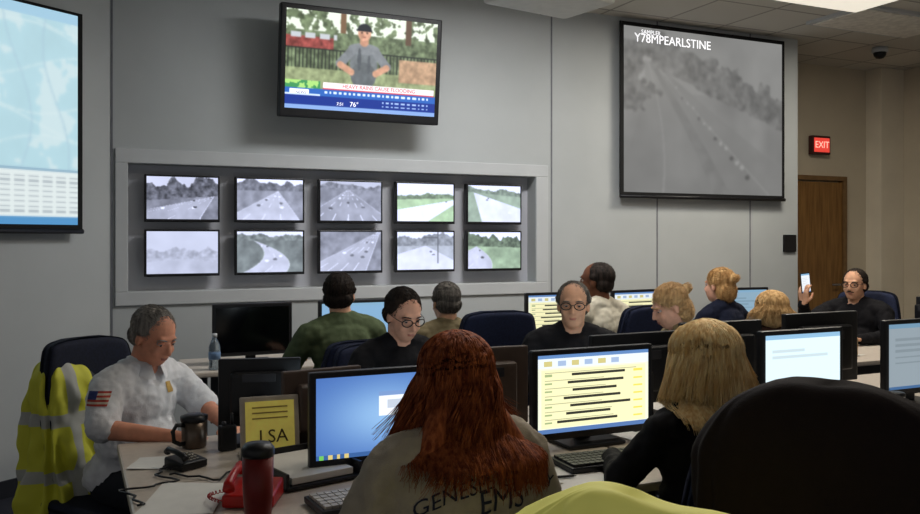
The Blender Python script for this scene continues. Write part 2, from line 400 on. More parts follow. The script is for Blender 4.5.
# ---------------------------------------------------------------- wall displays
feeds=[dict(hz=.50,vx=.95,l=-1.2,r=.75,tree=.5,sky=205,treec=85,grass=115,roadc=160,haze=.05,tilt=-.12,lanes=4),
 dict(hz=.72,vx=.62,l=-.2,r=.95,tree=.3,sky=245,treec=90,grass=120,roadc=180,bl=2,lanes=4,cars=8),
 dict(hz=.80,vx=.45,l=-.3,r=1.2,tree=.14,sky=190,treec=110,grass=120,roadc=140,bl=2,tilt=.06,lanes=6,cars=9),
 dict(hz=.60,vx=1.2,l=-1.4,r=.55,tree=.14,sky=252,treec=110,grass=190,roadc=238,green=.9,dash=False,cars=2,haze=.2,tilt=-.05,bl=2),
 dict(hz=.76,vx=.1,l=.25,r=2.2,tree=.16,sky=250,treec=110,grass=150,roadc=225,green=.7,cars=3,haze=.25,bl=2,tilt=.12),
 dict(hz=.36,vx=.5,l=-1.5,r=2.2,tree=.22,sky=196,treec=150,grass=150,roadc=165,cars=0,dash=False,bl=3,haze=.25),
 dict(hz=.78,vx=.25,l=.1,r=.75,tree=.16,sky=235,treec=100,grass=105,roadc=185,curve=.9,green=.3,bl=2,lanes=2),
 dict(hz=1.05,vx=1.0,l=-.3,r=.75,tree=.1,sky=200,treec=90,grass=118,roadc=165,cars=7,lanes=5,bl=2),
 dict(hz=.64,vx=.5,l=-.9,r=1.3,tree=.3,sky=246,treec=115,grass=160,roadc=215,green=.1,haze=.25,bl=2,pole=True,lanes=4),
 dict(hz=.60,vx=.15,l=-.9,r=.45,tree=.34,sky=246,treec=95,grass=160,roadc=185,green=.75,haze=.12,curve=.4,tilt=.05,bl=2)]
us=[.18,.767,1.354,1.941,2.525]
for i in range(10):
    u=us[i%5]+.2425; z=1.765 if i<5 else 1.40
    r=root('wall_monitor','thin black wall monitor showing a grey traffic camera view','monitor','traffic camera monitors in the wall recess')
    box('monitor_housing',(.485,.05,.315),(0,.02,0),black,r,.006)
    box('wall_bracket',(.2,.06,.15),(0,.07,0),dkgrey,r,.005)
    screen('monitor_screen',.458,.283,road(100+i*7,**feeds[i]),r,-.0065,.003,1.5)
    r.matrix_world=MW@Matrix.Translation((u,.03,z))
tv=root('television','large black flat screen television showing a news reporter','television')
box('tv_housing',(1.16,.07,.75),(0,.01,0),black,tv,.012,seg=3); box('tv_back_bulge',(.8,.08,.45),(0,.07,0),dkgrey,tv,.02)
screen('tv_screen',1.085,.655,tv_img(),tv,-.0265,.012,1.6)
wt=mat('screen_white_text',(240,240,245),.5,emit=(245,245,250),estr=1.0)
text('screen_caption','76°',.046,wt,Matrix.Translation((-.06,-.029,-.268))@TXT,tv)
text('screen_caption','7:51',.030,wt,Matrix.Translation((-.16,-.029,-.270))@TXT,tv)
text('screen_caption','HEAVY RAINS CAUSE FLOODING',.036,mat('caption_red',(190,40,50),.5,emit=(190,40,50),estr=1),Matrix.Translation((.12,-.029,-.149))@TXT,tv)
text('channel_caption','NEWS',.026,mat('blue_text',(30,60,140),.5),Matrix.Translation((-.435,-.029,-.207))@TXT,tv)
box('tv_mount_arm',(.12,.22,.12),(0,.19,.05),dkgrey,tv,.01); box('tv_mount_plate',(.35,.02,.3),(0,.295,.05),dkgrey,tv,.004)
tv.matrix_world=MW@Matrix.Translation((1.58,-.29,2.69))@Matrix.Rotation(math.radians(6),4,'X')
borderm=mat('screen_black_border',(14,14,16),.8)
r=root('projection_screen','pulled down projection screen with dim grey road camera view','projection screen')
w,h=1.82,1.46
box('screen_border',(w,.012,h),(0,.008,0),borderm,r,.002); screen('screen_surface',w-.07,h-.07,proj_img(),r,-.0005,0,1.1)
tubes('bottom_rail',[([(-w/2,0,-h/2),(w/2,0,-h/2)],.016)],black,r)
text('screen_caption','Y78MPEARLSTINE',.105,wt,Matrix.Translation((-.77,-.004,.60))@TXT,r,'LEFT')
text('screen_caption','SAMPLER',.05,wt,Matrix.Translation((-.70,-.004,.655))@TXT,r,'LEFT')
r.matrix_world=MW@Matrix.Translation((4.80,-.07,2.58))
r=root('projection_screen','pulled down projection screen with bright pale blue road map','projection screen')
w,h=1.8,1.34
box('screen_border',(w,.012,h),(0,.008,0),borderm,r,.002); screen('screen_surface',w-.07,h-.06,map_img(),r,-.0005,0.01,1.12)
tubes('bottom_rail',[([(-w/2,0,-h/2),(w/2,0,-h/2)],.016)],black,r)
r.matrix_world=ML@Matrix.Translation((-.25-w/2,-.08,2.21))
# ---------------------------------------------------------------- furniture builders
def copy_thing(src,q,p,z,yaw,sc=None):
    o=src.copy(); COL.objects.link(o)
    for c in src.children:
        c2=c.copy(); c2.parent=o; COL.objects.link(c2)
    place(o,q,p,z,yaw); return o
def table(w,d):
    r=root('conference_table','pale laminate conference table with dark metal legs','table','rows of training tables')
    box('tabletop',(w,d,.03),(0,0,.735),tablem,r,.008)
    for sx in (-1,1):
        for sy in (-1,1):
            tubes('leg',[([(sx*(w/2-.08),sy*(d/2-.08),.72),(sx*(w/2-.08),sy*(d/2-.08),.0)],.022)],dkgrey,r,10)
    box('modesty_panel',(w-.3,.015,.3),(0,0,.55),dkgrey,r,.003)
    return r
t0=table(1.6,.6); place(t0,.95,2.43)
for (q,p) in ((2.56,2.43),(4.17,2.43),(.95,3.035),(2.56,3.035),(4.17,3.035)): copy_thing(t0,q,p,0,0)
for (q,p) in ((1.4,5.2),(3.01,5.2),(4.62,5.2)): copy_thing(t0,q,p,0,0)
tC=copy_thing(t0,4.95,3.98,0,0)
def chair(fab,ht=1.0,w=.46,arms=True):
    r=root('office_chair','dark fabric swivel office chair with armrests' if arms else 'dark fabric swivel office chair','chair','office chairs')
    box('seat',(.48,.46,.09),(0,.0,.42),fab,r,.035,seg=4,cuts=3,deform=lambda c:(c.x,c.y,c.z-(.02*(c.y/.23)**2 if c.y>0 else 0)))
    hb=ht-.52
    def df(c):
        k=c.z/hb
        return (c.x*(1-.30*max(0,k)**2*2.2),c.y+.35*c.x*c.x-.07*k,c.z-.25*hb*max(0,abs(c.x)/w-.2)**2*(1 if k>0 else 0)*4*k)
    box('backrest',(w,.08,hb),(0,-.25,.52+hb/2),fab,r,.035,seg=4,cuts=7,deform=df)
    tubes('back_support',[([(0,-.05,.38),(0,-.24,.38),(0,-.3,.5),(0,-.29,.7)],.02)],black,r,8)
    if arms:
     for s in (-1,1):
        box('armrest',(.06,.25,.03),(s*.28,-.03,.66),black,r,.013,seg=3)
        tubes('armrest_support',[([(s*.2,-.03,.39),(s*.27,-.03,.42),(s*.28,-.03,.65)],.014)],black,r,8)
    tubes('gas_column',[([(0,0,.38),(0,0,.1)],[.028,.025])],dkgrey,r,10)
    lst=[]
    for k in range(5):
        a=2*math.pi*k/5+.3; lst.append(([(0,0,.11),(.28*math.cos(a),.28*math.sin(a),.075)],[.028,.018]))
        lathe('caster',[(.0,-.02),(.026,-.02),(.028,0),(.026,.02),(.0,.02)],black,r,(.28*math.cos(a),.28*math.sin(a),.028),12,(math.pi/2,0,a))
    tubes('star_base',lst,black,r,8)
    return r
ch0=chair(navy,.98); chHi=chair(navy,1.10,.48); chLo=chair(navy,.80,.44); chM=chair(mat('dark_navy_fabric',(25,30,48),.85,var=.25,scale=90,bump=.25,bscale=400),1.08,.42,False); chairB=chair(blackfab,1.16,.5)
used=set()
def put_chair(q,p,yaw,src=None):
    src=src or ch0
    if src.name not in used:
        used.add(src.name); place(src,q,p,0,yaw); return src
    return copy_thing(src,q,p,0,yaw)
def drape(name,label,cat,w,d,zt,zb,m,seed,flare=.05,wr=.02,yoff=-.27,arc=.10,xoff=0,hf=1.0):
    V=[];F=[];NA=160;NZ=84
    hgt=zt-zb
    for j in range(NZ):
        t=j/(NZ-1)
        if t<.18:
            k=t/.18; prof=math.sin(k*math.pi/2); z=zt-arc*(1-math.cos(k*math.pi/2))
        else:
            k=(t-.18)/.82; prof=1+flare*k; z=zt-arc-(hgt-arc)*k
        for i in range(NA):
            a=2*math.pi*i/NA; ca,sa=math.cos(a),math.sin(a)
            e=.62
            x=w/2*prof*math.copysign(abs(ca)**e,ca); y=d/2*(.35+.65*prof)*(1+.5*t)*math.copysign(abs(sa)**e,sa)
            if t<.18: x=w/2*(.80*prof+.2*prof**.3 if prof>0 else 0)*math.copysign(abs(ca)**e,ca)
            fold=math.sin(a*11+seed+4*noise.noise(Vector((ca*2,sa*2,t*3+seed))))*wr*(.1+t)
            nn=noise.noise(Vector((x*9,y*9+seed,z*6)))*wr*1.6+noise.noise(Vector((x*22+seed,y*22,z*16)))*wr*.7*hf
            nn*=min(1,t/.12)
            f=1+(fold*min(1,t/.12)+nn)/max(.08,math.hypot(x,y))*.9
            zz=z+(.020+wr*.4)*hf*noise.noise(Vector((x*8,y*8,seed)))+(-.05*(abs(x)/(w/2))**2.5)*(1 if t<.3 else 1)
            if j==NZ-1: zz+=.03*math.sin(a*5+seed)
            V.append((xoff+x*f,yoff+y*f+.35*x*x-.07*((z-.75)/.25)*.4,zz))
    for j in range(NZ-1):
        for i in range(NA):
            i2=(i+1)%NA; F.append((j*NA+i,(j+1)*NA+i,(j+1)*NA+i2,j*NA+i2))
    F.append(tuple(range(NA)))
    me=bpy.data.meshes.new(name); me.from_pydata(V,[],F); me.update()
    o=add(name,me,None,m,smooth=True); tag(o,label,cat); return o
def vest_mat(nm,base,xband,bands=(.52,.57,.74,.79),glow=0,dark=None):
    m=bpy.data.materials.new(nm); m.use_nodes=True; nt=m.node_tree; b=nt.nodes['Principled BSDF']
    tc=nt.nodes.new('ShaderNodeTexCoord'); sx=nt.nodes.new('ShaderNodeSeparateXYZ'); nt.links.new(tc.outputs['Object'],sx.inputs[0])
    r=nt.nodes.new('ShaderNodeValToRGB'); r.color_ramp.interpolation='CONSTANT'
    Y=(0,0,0,1); S=(1,1,1,1)
    el=r.color_ramp.elements; el[0].position=0; el[0].color=Y; el[1].position=bands[0]; el[1].color=S
    for pz,c in ((bands[1],Y),(bands[2],S),(bands[3],Y)):
        e=el.new(pz); e.color=c
    nt.links.new(sx.outputs['Z'],r.inputs[0])
    sb=nt.nodes.new('ShaderNodeMath'); sb.operation='SUBTRACT'; sb.inputs[1].default_value=xband; nt.links.new(sx.outputs['X'],sb.inputs[0])
    ab=nt.nodes.new('ShaderNodeMath'); ab.operation='ABSOLUTE'; nt.links.new(sb.outputs[0],ab.inputs[0])
    lt=nt.nodes.new('ShaderNodeMath'); lt.operation='LESS_THAN'; lt.inputs[1].default_value=.024; nt.links.new(ab.outputs[0],lt.inputs[0])
    mx=nt.nodes.new('ShaderNodeMath'); mx.operation='MAXIMUM'; nt.links.new(r.outputs[0],mx.inputs[0]); nt.links.new(lt.outputs[0],mx.inputs[1])
    mc=nt.nodes.new('ShaderNodeMix'); mc.data_type='RGBA'; mc.inputs[6].default_value=(*lin(base),1); mc.inputs[7].default_value=(*lin((178,178,172)),1)
    nt.links.new(mx.outputs[0],mc.inputs[0]); out=mc.outputs[2]
    if dark is not None:
        g=nt.nodes.new('ShaderNodeMath'); g.operation='LESS_THAN'; g.inputs[1].default_value=dark; nt.links.new(sx.outputs['X'],g.inputs[0])
        m2=nt.nodes.new('ShaderNodeMix'); m2.data_type='RGBA'; nt.links.new(g.outputs[0],m2.inputs[0]); nt.links.new(out,m2.inputs[6]); m2.inputs[7].default_value=(*lin((34,36,44)),1); out=m2.outputs[2]
    nt.links.new(out,b.inputs['Base Color']); b.inputs['Roughness'].default_value=.7
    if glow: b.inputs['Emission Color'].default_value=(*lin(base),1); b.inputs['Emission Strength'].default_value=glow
    return m
vm=vest_mat('hi_vis_vest_fabric',(208,206,62),.12,dark=.015); vm2=vest_mat('hi_vis_vest_fabric_pale_glow',(250,244,128),2,glow=.10)  # pale vest has brightness painted in as slight emission
# ---------------------------------------------------------------- monitors, keyboards etc.
def monitor(w,h,arr,label,body=black,st=1.2,z0=.05,tilt=-4):
    r=root('computer_monitor',label,'computer monitor','desktop monitors')
    zc=z0+h/2
    box('monitor_housing',(w,.03,h),(0,0,zc),body,r,.006)
    box('back_cover',(w*.7,.05,h*.65),(0,.03,zc),body,r,.02,seg=3)
    if arr is not None: screen('monitor_screen',w-.04,h-.045,arr,r,-.0165,zc+.004,st)
    else: box('monitor_screen',(w-.04,.002,h-.045),(0,-.016,zc),mat('dark_glass',(10,11,14),.12,spec=.6),r,0)
    box('stand_neck',(.06,.03,z0+h*.45),(0,.07,(z0+h*.45)/2+.01),body,r,.008)
    box('stand_base',(.24,.18,.014),(0,.05,.008),body,r,.006)
    box('vent_panel',(w*.4,.004,h*.12),(0,.056,zc+.06),dkgrey,r,.002)
    return r
TZ=.751
front='black flat monitor on the table, screen showing '
place(monitor(.47,.30,desk_img(),front+'a blue desktop',st=1.2,z0=.03),.905,2.60,TZ,0)
place(monitor(.51,.32,list_img(),front+'a yellow log list',st=1.4,z0=.035),1.715,2.60,TZ,0)
place(monitor(.45,.32,doc_img((205,224,230),seed=5,n=2),front+'a blank page',st=1.4,z0=.055),2.73,2.60,TZ,0)
place(monitor(.5,.33,doc_img((165,180,190),seed=8,n=5),front+'a grey form',st=.8,z0=.06),3.46,2.60,TZ,0)
bk='monitor seen from behind, standing on the table, '
place(monitor(.30,.25,doc_img(seed=2),bk+'black casing',black,2.5),.64,3.20,TZ,165)
place(monitor(.30,.26,doc_img(seed=3),bk+'warm grey casing',bronze,1.6,z0=.02),.82,2.99,TZ,188)
place(monitor(.40,.30,doc_img(seed=4),bk+'warm grey casing',bronze,4,z0=.03),1.42,2.93,TZ,176)
place(monitor(.46,.3,doc_img(seed=6),bk+'black casing',black,5),2.16,2.95,TZ,182)
place(monitor(.44,.32,doc_img(seed=7),bk+'black casing',black,2.5,z0=.06),2.62,2.95,TZ,178)
place(monitor(.46,.33,doc_img(seed=9),bk+'black casing',black,1.6,z0=.07),3.2,2.93,TZ,180)
place(monitor(.47,.31,None,'switched off black monitor on the table by the wall'),.985,5.14,TZ,0)
place(monitor(.47,.31,doc_img((130,170,205),seed=11),front+'a blue page',st=1.1),1.62,5.14,TZ,0)
place(monitor(.48,.32,list_img(),front+'a yellow list',st=1.2),3.08,5.14,TZ,0)
place(monitor(.48,.32,list_img(),front+'a yellow list',st=1.2),3.78,5.14,TZ,4)
place(monitor(.40,.31,doc_img((140,170,190),seed=12),front+'a blue page',st=1.0),4.82,5.14,TZ,-6)
place(monitor(.42,.28,doc_img((150,180,215),seed=13),front+'a blue page',st=.8),5.42,4.0,TZ,60)
def keyboard(body,keym,label):
    r=root('keyboard',label,'keyboard')
    box('keyboard_body',(.44,.16,.02),(0,0,.012),body,r,.006)
    bm=bmesh.new()
    for j in range(5):
        for i in range(20):
            if j==0 and 5<i<11: continue
            M=Matrix.Translation((-.2+.021*i,-.06+.028*j,.026))@Matrix.Diagonal((.018,.022,.009,1))
            bmesh.ops.create_cube(bm,size=1,matrix=M)
    me=bpy.data.meshes.new('keycaps'); bm.to_mesh(me); bm.free(); o=add('keycaps',me,r,keym); o['kind']='stuff'
    box('space_bar',(.12,.022,.009),(-.03,-.06,.026),keym,r,.002)
    return r
keyw=mat('beige_keys',(176,170,160),.5); keyb=mat('black_keys',(30,30,33),.4)
place(keyboard(dkgrey,keyw,'keyboard with pale keys on the table'),.82,2.30,TZ,4)
place(keyboard(black,keyb,'black keyboard on the table'),1.66,2.36,TZ,-3)
place(keyboard(black,keyb,'black keyboard on the table'),2.6,2.32,TZ,3)
def mouse(q,p):
    o=blob('computer_mouse',[('e',(0,0,.014),(.03,.05,.02))],.004,black,smooth=1); tag(o,'small black computer mouse on the table','computer mouse'); place(o,q,p,TZ+.006,10)
mouse(1.35,2.42)
red=mat('red_plastic',(176,30,24),.35)
def phone(body,label,q,p,yaw,sc=1):
    r=root('desk_telephone',label,'telephone')
    def wf(c): return (c.x,c.y,c.z*(1+.9*(c.y+.09)/.18) if c.z>0 else c.z)
    box('telephone_base',(.2,.19,.05),(0,0,.027),body,r,.012,seg=3,cuts=2,deform=wf)
    tubes('handset',[([(-.07,-.1,.075),(-.075,-.08,.095),(-.075,0,.115),(-.075,.08,.12),(-.07,.1,.1)],[.024,.02,.016,.02,.024])],body,r,12)
    for j in range(4):
        for i in range(3): box('dial_button',(.018,.014,.008),(.0+.026*i,-.05+.026*j,.056+.009*j),keyw,r,.002)
    pts=[]
    for i in range(90):
        t=i/89; a=t*math.pi*26; pts.append((-.1-.07*math.sin(t*math.pi)+.006*math.cos(a),-.1+.17*t,.03+.006*math.sin(a)))
    tubes('coiled_cord',[(pts,.0022)],body,r,5)
    place(r,q,p,TZ,yaw); r.scale=(sc,sc,sc)
phone(red,'red desk telephone with coiled cord on the table',.47,2.44,-25,.72)
phone(black,'black desk telephone on the table',.34,2.90,30,.5)
r=root('travel_tumbler','tall dark red travel tumbler with black lid on the table','travel tumbler')
lathe('tumbler_body',[(.0,0),(.030,0),(.032,.004),(.038,.1),(.040,.19)],mat('dark_red_enamel',(112,30,26),.45,metal=.1),r)
lathe('tumbler_lid',[(.0405,.19),(.042,.195),(.042,.21),(.033,.222),(.0,.224)],black,r); place(r,.435,2.20,TZ)
r=root('travel_mug','steel and black insulated travel mug with handle on the table','travel mug')
lathe('mug_body',[(.0,0),(.04,0),(.043,.005),(.045,.095)],mat('dark_steel',(104,92,82),.3,metal=.7),r); lathe('mug_rim',[(.046,.093),(.048,.1),(.048,.112),(.03,.118),(.0,.118)],black,r)
tubes('mug_handle',[([(-.044,-.0,.085),(-.075,0,.09),(-.09,0,.07),(-.085,0,.035),(-.06,0,.02),(-.04,0,.02)],.008)],black,r,8); place(r,.40,3.17,TZ,30)
r=root('two_way_radio','small black two way radio with antenna standing on table','radio')
box('radio_body',(.06,.035,.09),(0,0,.045),black,r,.008); tubes('radio_antenna',[([(.018,0,.085),(.018,0,.13)],[.006,.004])],black,r); lathe('radio_knob',[(.0,0),(.008,0),(.008,.014),(.0,.015)],dkgrey,r,(-.012,0,.088),10); place(r,.50,3.07,TZ,15)
r=root('water_bottle','clear plastic water bottle on the table by the wall','bottle')
lathe('bottle_body',[(.0,0),(.03,0),(.033,.01),(.03,.05),(.033,.09),(.032,.13),(.02,.165),(.013,.175),(.013,.19)],mat('clear_plastic',(190,205,215),.1,trans=.85,var=.02),r); lathe('bottle_cap',[(.0145,.185),(.0145,.205),(.0,.206)],trimm,r); lathe('bottle_label',[(.0335,.06),(.0338,.095),(.0335,.1)],mat('bottle_label',(120,150,190),.6),r); place(r,.74,4.98,TZ)
r=root('desk_sign_holder','grey tabletop sign holder holding a yellow form','sign holder')
RX=(-.18,0,0); RMX=Matrix.Rotation(-.18,4,'X')
box('holder_frame',(.20,.012,.20),(0,0,.105),mat('taupe_frame',(178,168,155),.5),r,.005,rot=RX)
box('yellow_form',(.165,.003,.165),(0,-.0085,.107),mat('yellow_paper_glow',(248,228,112),.7,emit=(240,220,110),estr=.12),r,.0,rot=RX)  # faint emission put into the paper so the form looks brighter lit
box('holder_foot',(.20,.09,.008),(0,.02,.004),_m['taupe_frame'],r,.003)
inkm=mat('printed_ink',(90,76,44),.8)
text('form_lettering','LSA',.062,inkm,Matrix.Translation((.01,-.0185,.070))@RMX@TXT,r)
for zz in (.168,.150,.132): box('printed_line',(.12,.001,.005),(0,-.0112+(zz-.107)*.18,zz),mat('pale_ink',(170,148,80),.8),r,0,rot=RX)
place(r,.62,2.93,TZ,-4)
def sheet(q,p,yaw,w=.21,d=.297,rgb=(222,220,214),z=TZ,label='loose sheet of white paper on the table'):
    bm=bmesh.new(); bmesh.ops.create_grid(bm,x_segments=8,y_segments=8,size=.5)
    for v in bm.verts:
        v.co=Vector((v.co.x*w,v.co.y*d,.003+.003*math.sin(v.co.x*5)*math.cos(v.co.y*4+q)))
    me=bpy.data.meshes.new('paper_sheet'); bm.to_mesh(me); bm.free()
    o=add('paper_sheet',me,None,mat('paper_%d_%d_%d'%rgb,rgb,.8,var=.03),smooth=True); tag(o,label,'paper','papers on the tables'); place(o,q,p,z,yaw)
sheet(1.22,2.33,20); sheet(1.42,2.24,-12); sheet(.30,2.55,-20); sheet(4.5,4.0,10); sheet(2.05,2.35,35); sheet(1.98,2.62,8); sheet(.28,2.98,70,w=.15,d=.2); sheet(1.28,2.52,-40)
pc=mat('paper_cup',(215,210,200),.7,var=.04)
for (q,p) in ((2.12,2.56),(3.1,2.45),(2.45,5.1),(4.25,5.1)):
    r=root('paper_cup','white paper coffee cup with dark lid on the table','cup','paper cups on tables')
    lathe('cup_body',[(.0,0),(.027,0),(.038,.1)],pc,r); lathe('cup_lid',[(.039,.098),(.04,.104),(.034,.112),(.0,.113)],black,r); place(r,q,p,TZ)
r=root('document_tray','black plastic tray holding papers on the table','tray')
box('tray_base',(.26,.32,.01),(0,0,.01),black,r,.003); box('tray_wall',(.01,.32,.05),(-.125,0,.03),black,r,.003); box('tray_wall',(.01,.32,.05),(.125,0,.03),black,r,.003); box('tray_wall',(.26,.01,.05),(0,.155,.03),black,r,.003); box('paper_stack',(.21,.29,.02),(0,0,.027),pc,r,.001); place(r,.66,2.66,TZ,14)
r=root('cardboard_box','tan cardboard box on the table','box'); cb=mat('tan_card',(176,150,118),.8); box('box_body',(.26,.2,.1),(0,0,.05),cb,r,.004); box('box_lid',(.264,.204,.025),(0,0,.1),cb,r,.004); place(r,4.42,3.95,TZ,12)
for (q,p,y) in ((1.30,2.30,30),(1.36,2.27,80)):
    o=tubes('ballpoint_pen',[([(0,-.07,.006),(0,-.06,.006),(0,.07,.006)],[.0015,.0045,.0045])],black); tag(o,'black ballpoint pen lying on the table','pen','pens'); place(o,q,p,TZ+.003,y)
for (q,p,y,s) in ((.48,2.75,0,1),(1.30,2.66,20,2),(2.15,2.70,-15,3),(.22,2.72,60,4)):
    pts=[(-.2+.4*i/24,.05*math.sin(i*.5+s)+.02*math.sin(i*1.3+s),.005) for i in range(25)]
    o=tubes('power_cable',[(pts,.0035)],black); tag(o,'thin black cable lying loose on the table','cable','loose cables'); place(o,q,p,TZ+.001,y)
r=root('ring_binder','dark blue ring binder lying closed on the table','binder'); bmm=mat('binder_blue',(36,48,84),.5); box('binder_cover',(.27,.31,.045),(0,0,.024),bmm,r,.006); box('binder_pages',(.245,.285,.034),(.015,0,.024),pc,r,.001); place(r,2.18,2.38,TZ,-10)
# ---------------------------------------------------------------- people
def skin(n,rgb):
    m=mat('skin_'+n,rgb,.6,var=.09,scale=26,bump=.08,bscale=260,spec=.25)
    m.node_tree.nodes['Principled BSDF'].inputs['Subsurface Weight'].default_value=.08
    m.node_tree.nodes['Principled BSDF'].inputs['Subsurface Radius'].default_value=(.01,.004,.002); return m
fair=skin('fair',(210,158,134)); ruddy=skin('ruddy',(212,146,118)); tan=skin('tan',(206,156,126)); brown=skin('brown',(112,72,52))
eyew=mat('eye_white',(160,150,144),.35); iris=mat('iris_dark',(38,28,22),.3); lipm=mat('lip',(172,112,98),.6)
def hand(w,f,n,side,curl=.35,thumb=1,spread=.0035,s=1.0):
    w=Vector(w); f=Vector(f).normalized(); n=Vector(n); n=(n-f*n.dot(f)).normalized(); sd=f.cross(n)*side
    P=[]
    for i in range(4):
        o=(1.5-i)*.0205*s
        kn=w+f*(.088-.004*abs(i-1))*s+sd*o
        P.append(('c',w+sd*o*.55+f*.01,.013*s,kn,.0105*s))
        L=[.040,.026,.02]; k=(.93,1.05,.98,.78)[i]; d=f+sd*(1.5-i)*.06; d.normalize(); a=kn
        for j,l in enumerate(L):
            c=curl*(1+.35*j)+ .05*i
            ax=(n.cross(d)).normalized(); d2=Matrix.Rotation(-c,3,ax)@d
            if d2.dot(n)>d.dot(n): d2=Matrix.Rotation(c,3,ax)@d
            d=d2.normalized(); b=a+d*l*k*s
            P.append(('c',a,(.0092-.0006*j)*s,b,(.0088-.0007*j)*s)); a=b
    P.append(('c',w+f*.02*s,.016*s,w+f*.07*s,.014*s))
    t0=w+f*.022*s+sd*.022*s; t1=t0+(f*.6+sd*.75-n*.25)*.042*s; t2=t1+(f*.95+sd*.2-n*.3)*.034*s
    P+=[('c',t0,.014*s,t1,.0105*s),('c',t1,.0105*s,t2,.0085*s)]
    return P
def fuzz(hobj,n,L,R,m,parent,seed,Hm,S,mode='men'):
    rng=random.Random(seed); me=hobj.data; vs=me.vertices; lst=[]; R3=Hm.to_3x3(); Hi=Hm.inverted()
    for k in range(n):
        v=vs[rng.randrange(len(vs))]; nn=v.normal; c=v.co; l=Hi@(c/S)
        if mode=='men':
            if l.y>.02 and l.z>.05: d=Vector((.55,-1,.15))
            elif l.z>.08: d=Vector((.4,-1,0))
            else: d=Vector((0,-.35 if l.y>-.03 else 0,-1))
        else: d=Vector((0,-1,.25))
        d=R3@d+Vector((rng.uniform(-.22,.22),rng.uniform(-.22,.22),rng.uniform(-.22,.22)))
        t=d-nn*d.dot(nn)
        if t.length<.2: continue
        t.normalize(); ll=L*rng.uniform(.6,1.2)
        lst.append(([c-nn*.002,c+t*ll*.5+nn*.0022,c+t*ll+nn*.0008],[R,R*.9,R*.3]))
    o=tubes('hair_strands',lst,m,parent,3); o['kind']='stuff'; return o
def person(label,q,p,yaw,top=1.28,lean=.08,hp=0,hy=0,hr=0,armR=None,armL=None,shirt=None,pants=None,sk=fair,hair=None,hairm=None,glasses=False,
           female=False,voxel=.0065,short=False,facial=None,wide=1.0,belly=0,handR={},handL={},headshift=(0,0,0),collar=None,face=True,loose=0,wrinkle=.009,vol=1.0,wsc=16,dim=0,tp=.044):
    S=top/1.28
    ln=lambda pt:(pt[0],pt[1]+lean*max(0,pt[2]-.55),pt[2])
    sw=(.155 if female else .178)*wide
    hc=Vector(ln((0,.03,1.165)))+Vector(headshift)
    Hm=Matrix.Translation(hc)@Matrix.Rotation(math.radians(hy),4,'Z')@Matrix.Rotation(math.radians(-hp),4,'X')@Matrix.Rotation(math.radians(hr),4,'Y')
    eR,wR=armR or ((.26,.10+lean*.2,.80),(.15,.36,.80)); eL,wL=armL or ((-.26,.10+lean*.2,.80),(-.15,.36,.80))
    def torso(g):
        P=[('e',ln((0,0,.585)),(.165*wide+g,.125+g+belly*.5,.11+g)),('e',ln((0,.01+belly*.6,.73)),(.145*wide+g+belly*.4,.11+g+belly,.16)),
           ('e',ln((0,0,.89)),(.155*wide+g,.105+g,.155)),('c',ln((-sw+.035,-.005,.975)),.056+g,ln((sw-.035,-.005,.975)),.056+g)]
        for s in (-1,1): P.append(('c',ln((s*.03,-.012,1.035)),.045+g*.6,ln((s*(sw-.04),-.01,.995)),.043+g))
        if female: P+=[('e',ln((s*.07,.085,.88)),(.06+g,.05+g,.06+g)) for s in (-1,1)]
        return P
    def arms(g,fr=1.0):
        P=[]
        for s,e,w in ((1,eR,wR),(-1,eL,wL)):
            sh=ln((s*sw,-.0,.965)); e=Vector(e);w=Vector(w)
            a=1.0 if female is False else .87
            if fr<.5: e2=Vector(sh).lerp(e,fr*2); P+=[('c',sh,.056*a+g,e2,.050*a+g*1.3)]; continue
            P+=[('c',sh,.056*a+g,e,.042*a+g)]
            P+=[('c',e,.042*a+g,e.lerp(w,fr),(.042*a+(.027-.042*a)*fr)+g)]
        return P
    def legs(g,feet=True,lo=.1):
        P=[]
        for s in (-1,1):
            P+=[('c',(s*.085,.02,.56),.083+g,(s*.13,.43,.535),.058+g),('c',(s*.13,.43,.53),.056+g,(s*.13,.42,lo),.042+g)]
            if feet: P+=[('c',(s*.13,.40,.055),.036,(s*.14,.55,.035),.028)]
        return P
    HP=[('e',(0,-.012,.03),(.076,.094,.085),Hm),('e',(0,.024,-.028),(.061,.073,.09),Hm),('e',(0,.04,-.078),(.043,.042,.034),Hm),('e',(0,.0,-.055),(.058,.06,.05),Hm),
        ('c',Hm@Vector((0,.094,.006)),.0075,Hm@Vector((0,.109,-.026)),.0105),('e',(.010,.098,-.03),(.008,.010,.007),Hm),('e',(-.010,.098,-.03),(.008,.010,.007),Hm),
        ('c',Hm@Vector((-.032,.076,.026)),.012,Hm@Vector((.032,.076,.026)),.012),('e',(0,.084,-.056),(.022,.014,.010),Hm),
        ('e',(.034,.066,-.03),(.022,.02,.02),Hm),('e',(-.034,.066,-.03),(.022,.02,.02),Hm),
        ('e',(.074,-.006,-.012),(.009,.016,.026),Hm),('e',(-.074,-.006,-.012),(.009,.016,.026),Hm)]
    nb=Vector(ln((0,-.01,1.0)))
    neck=[('c',nb,.062 if not female else .052,Hm@Vector((0,-.02,-.05)),.056 if not female else .047)]
    hr_=dict(f=(Vector(wR)-Vector(eR)),n=(0,0,1),side=-1); hr_.update(handR)
    hl_=dict(f=(Vector(wL)-Vector(eL)),n=(0,0,1),side=1); hl_.update(handL)
    HD=hand(wR,**hr_)+hand(wL,**hl_)
    Hi=Hm.inverted()
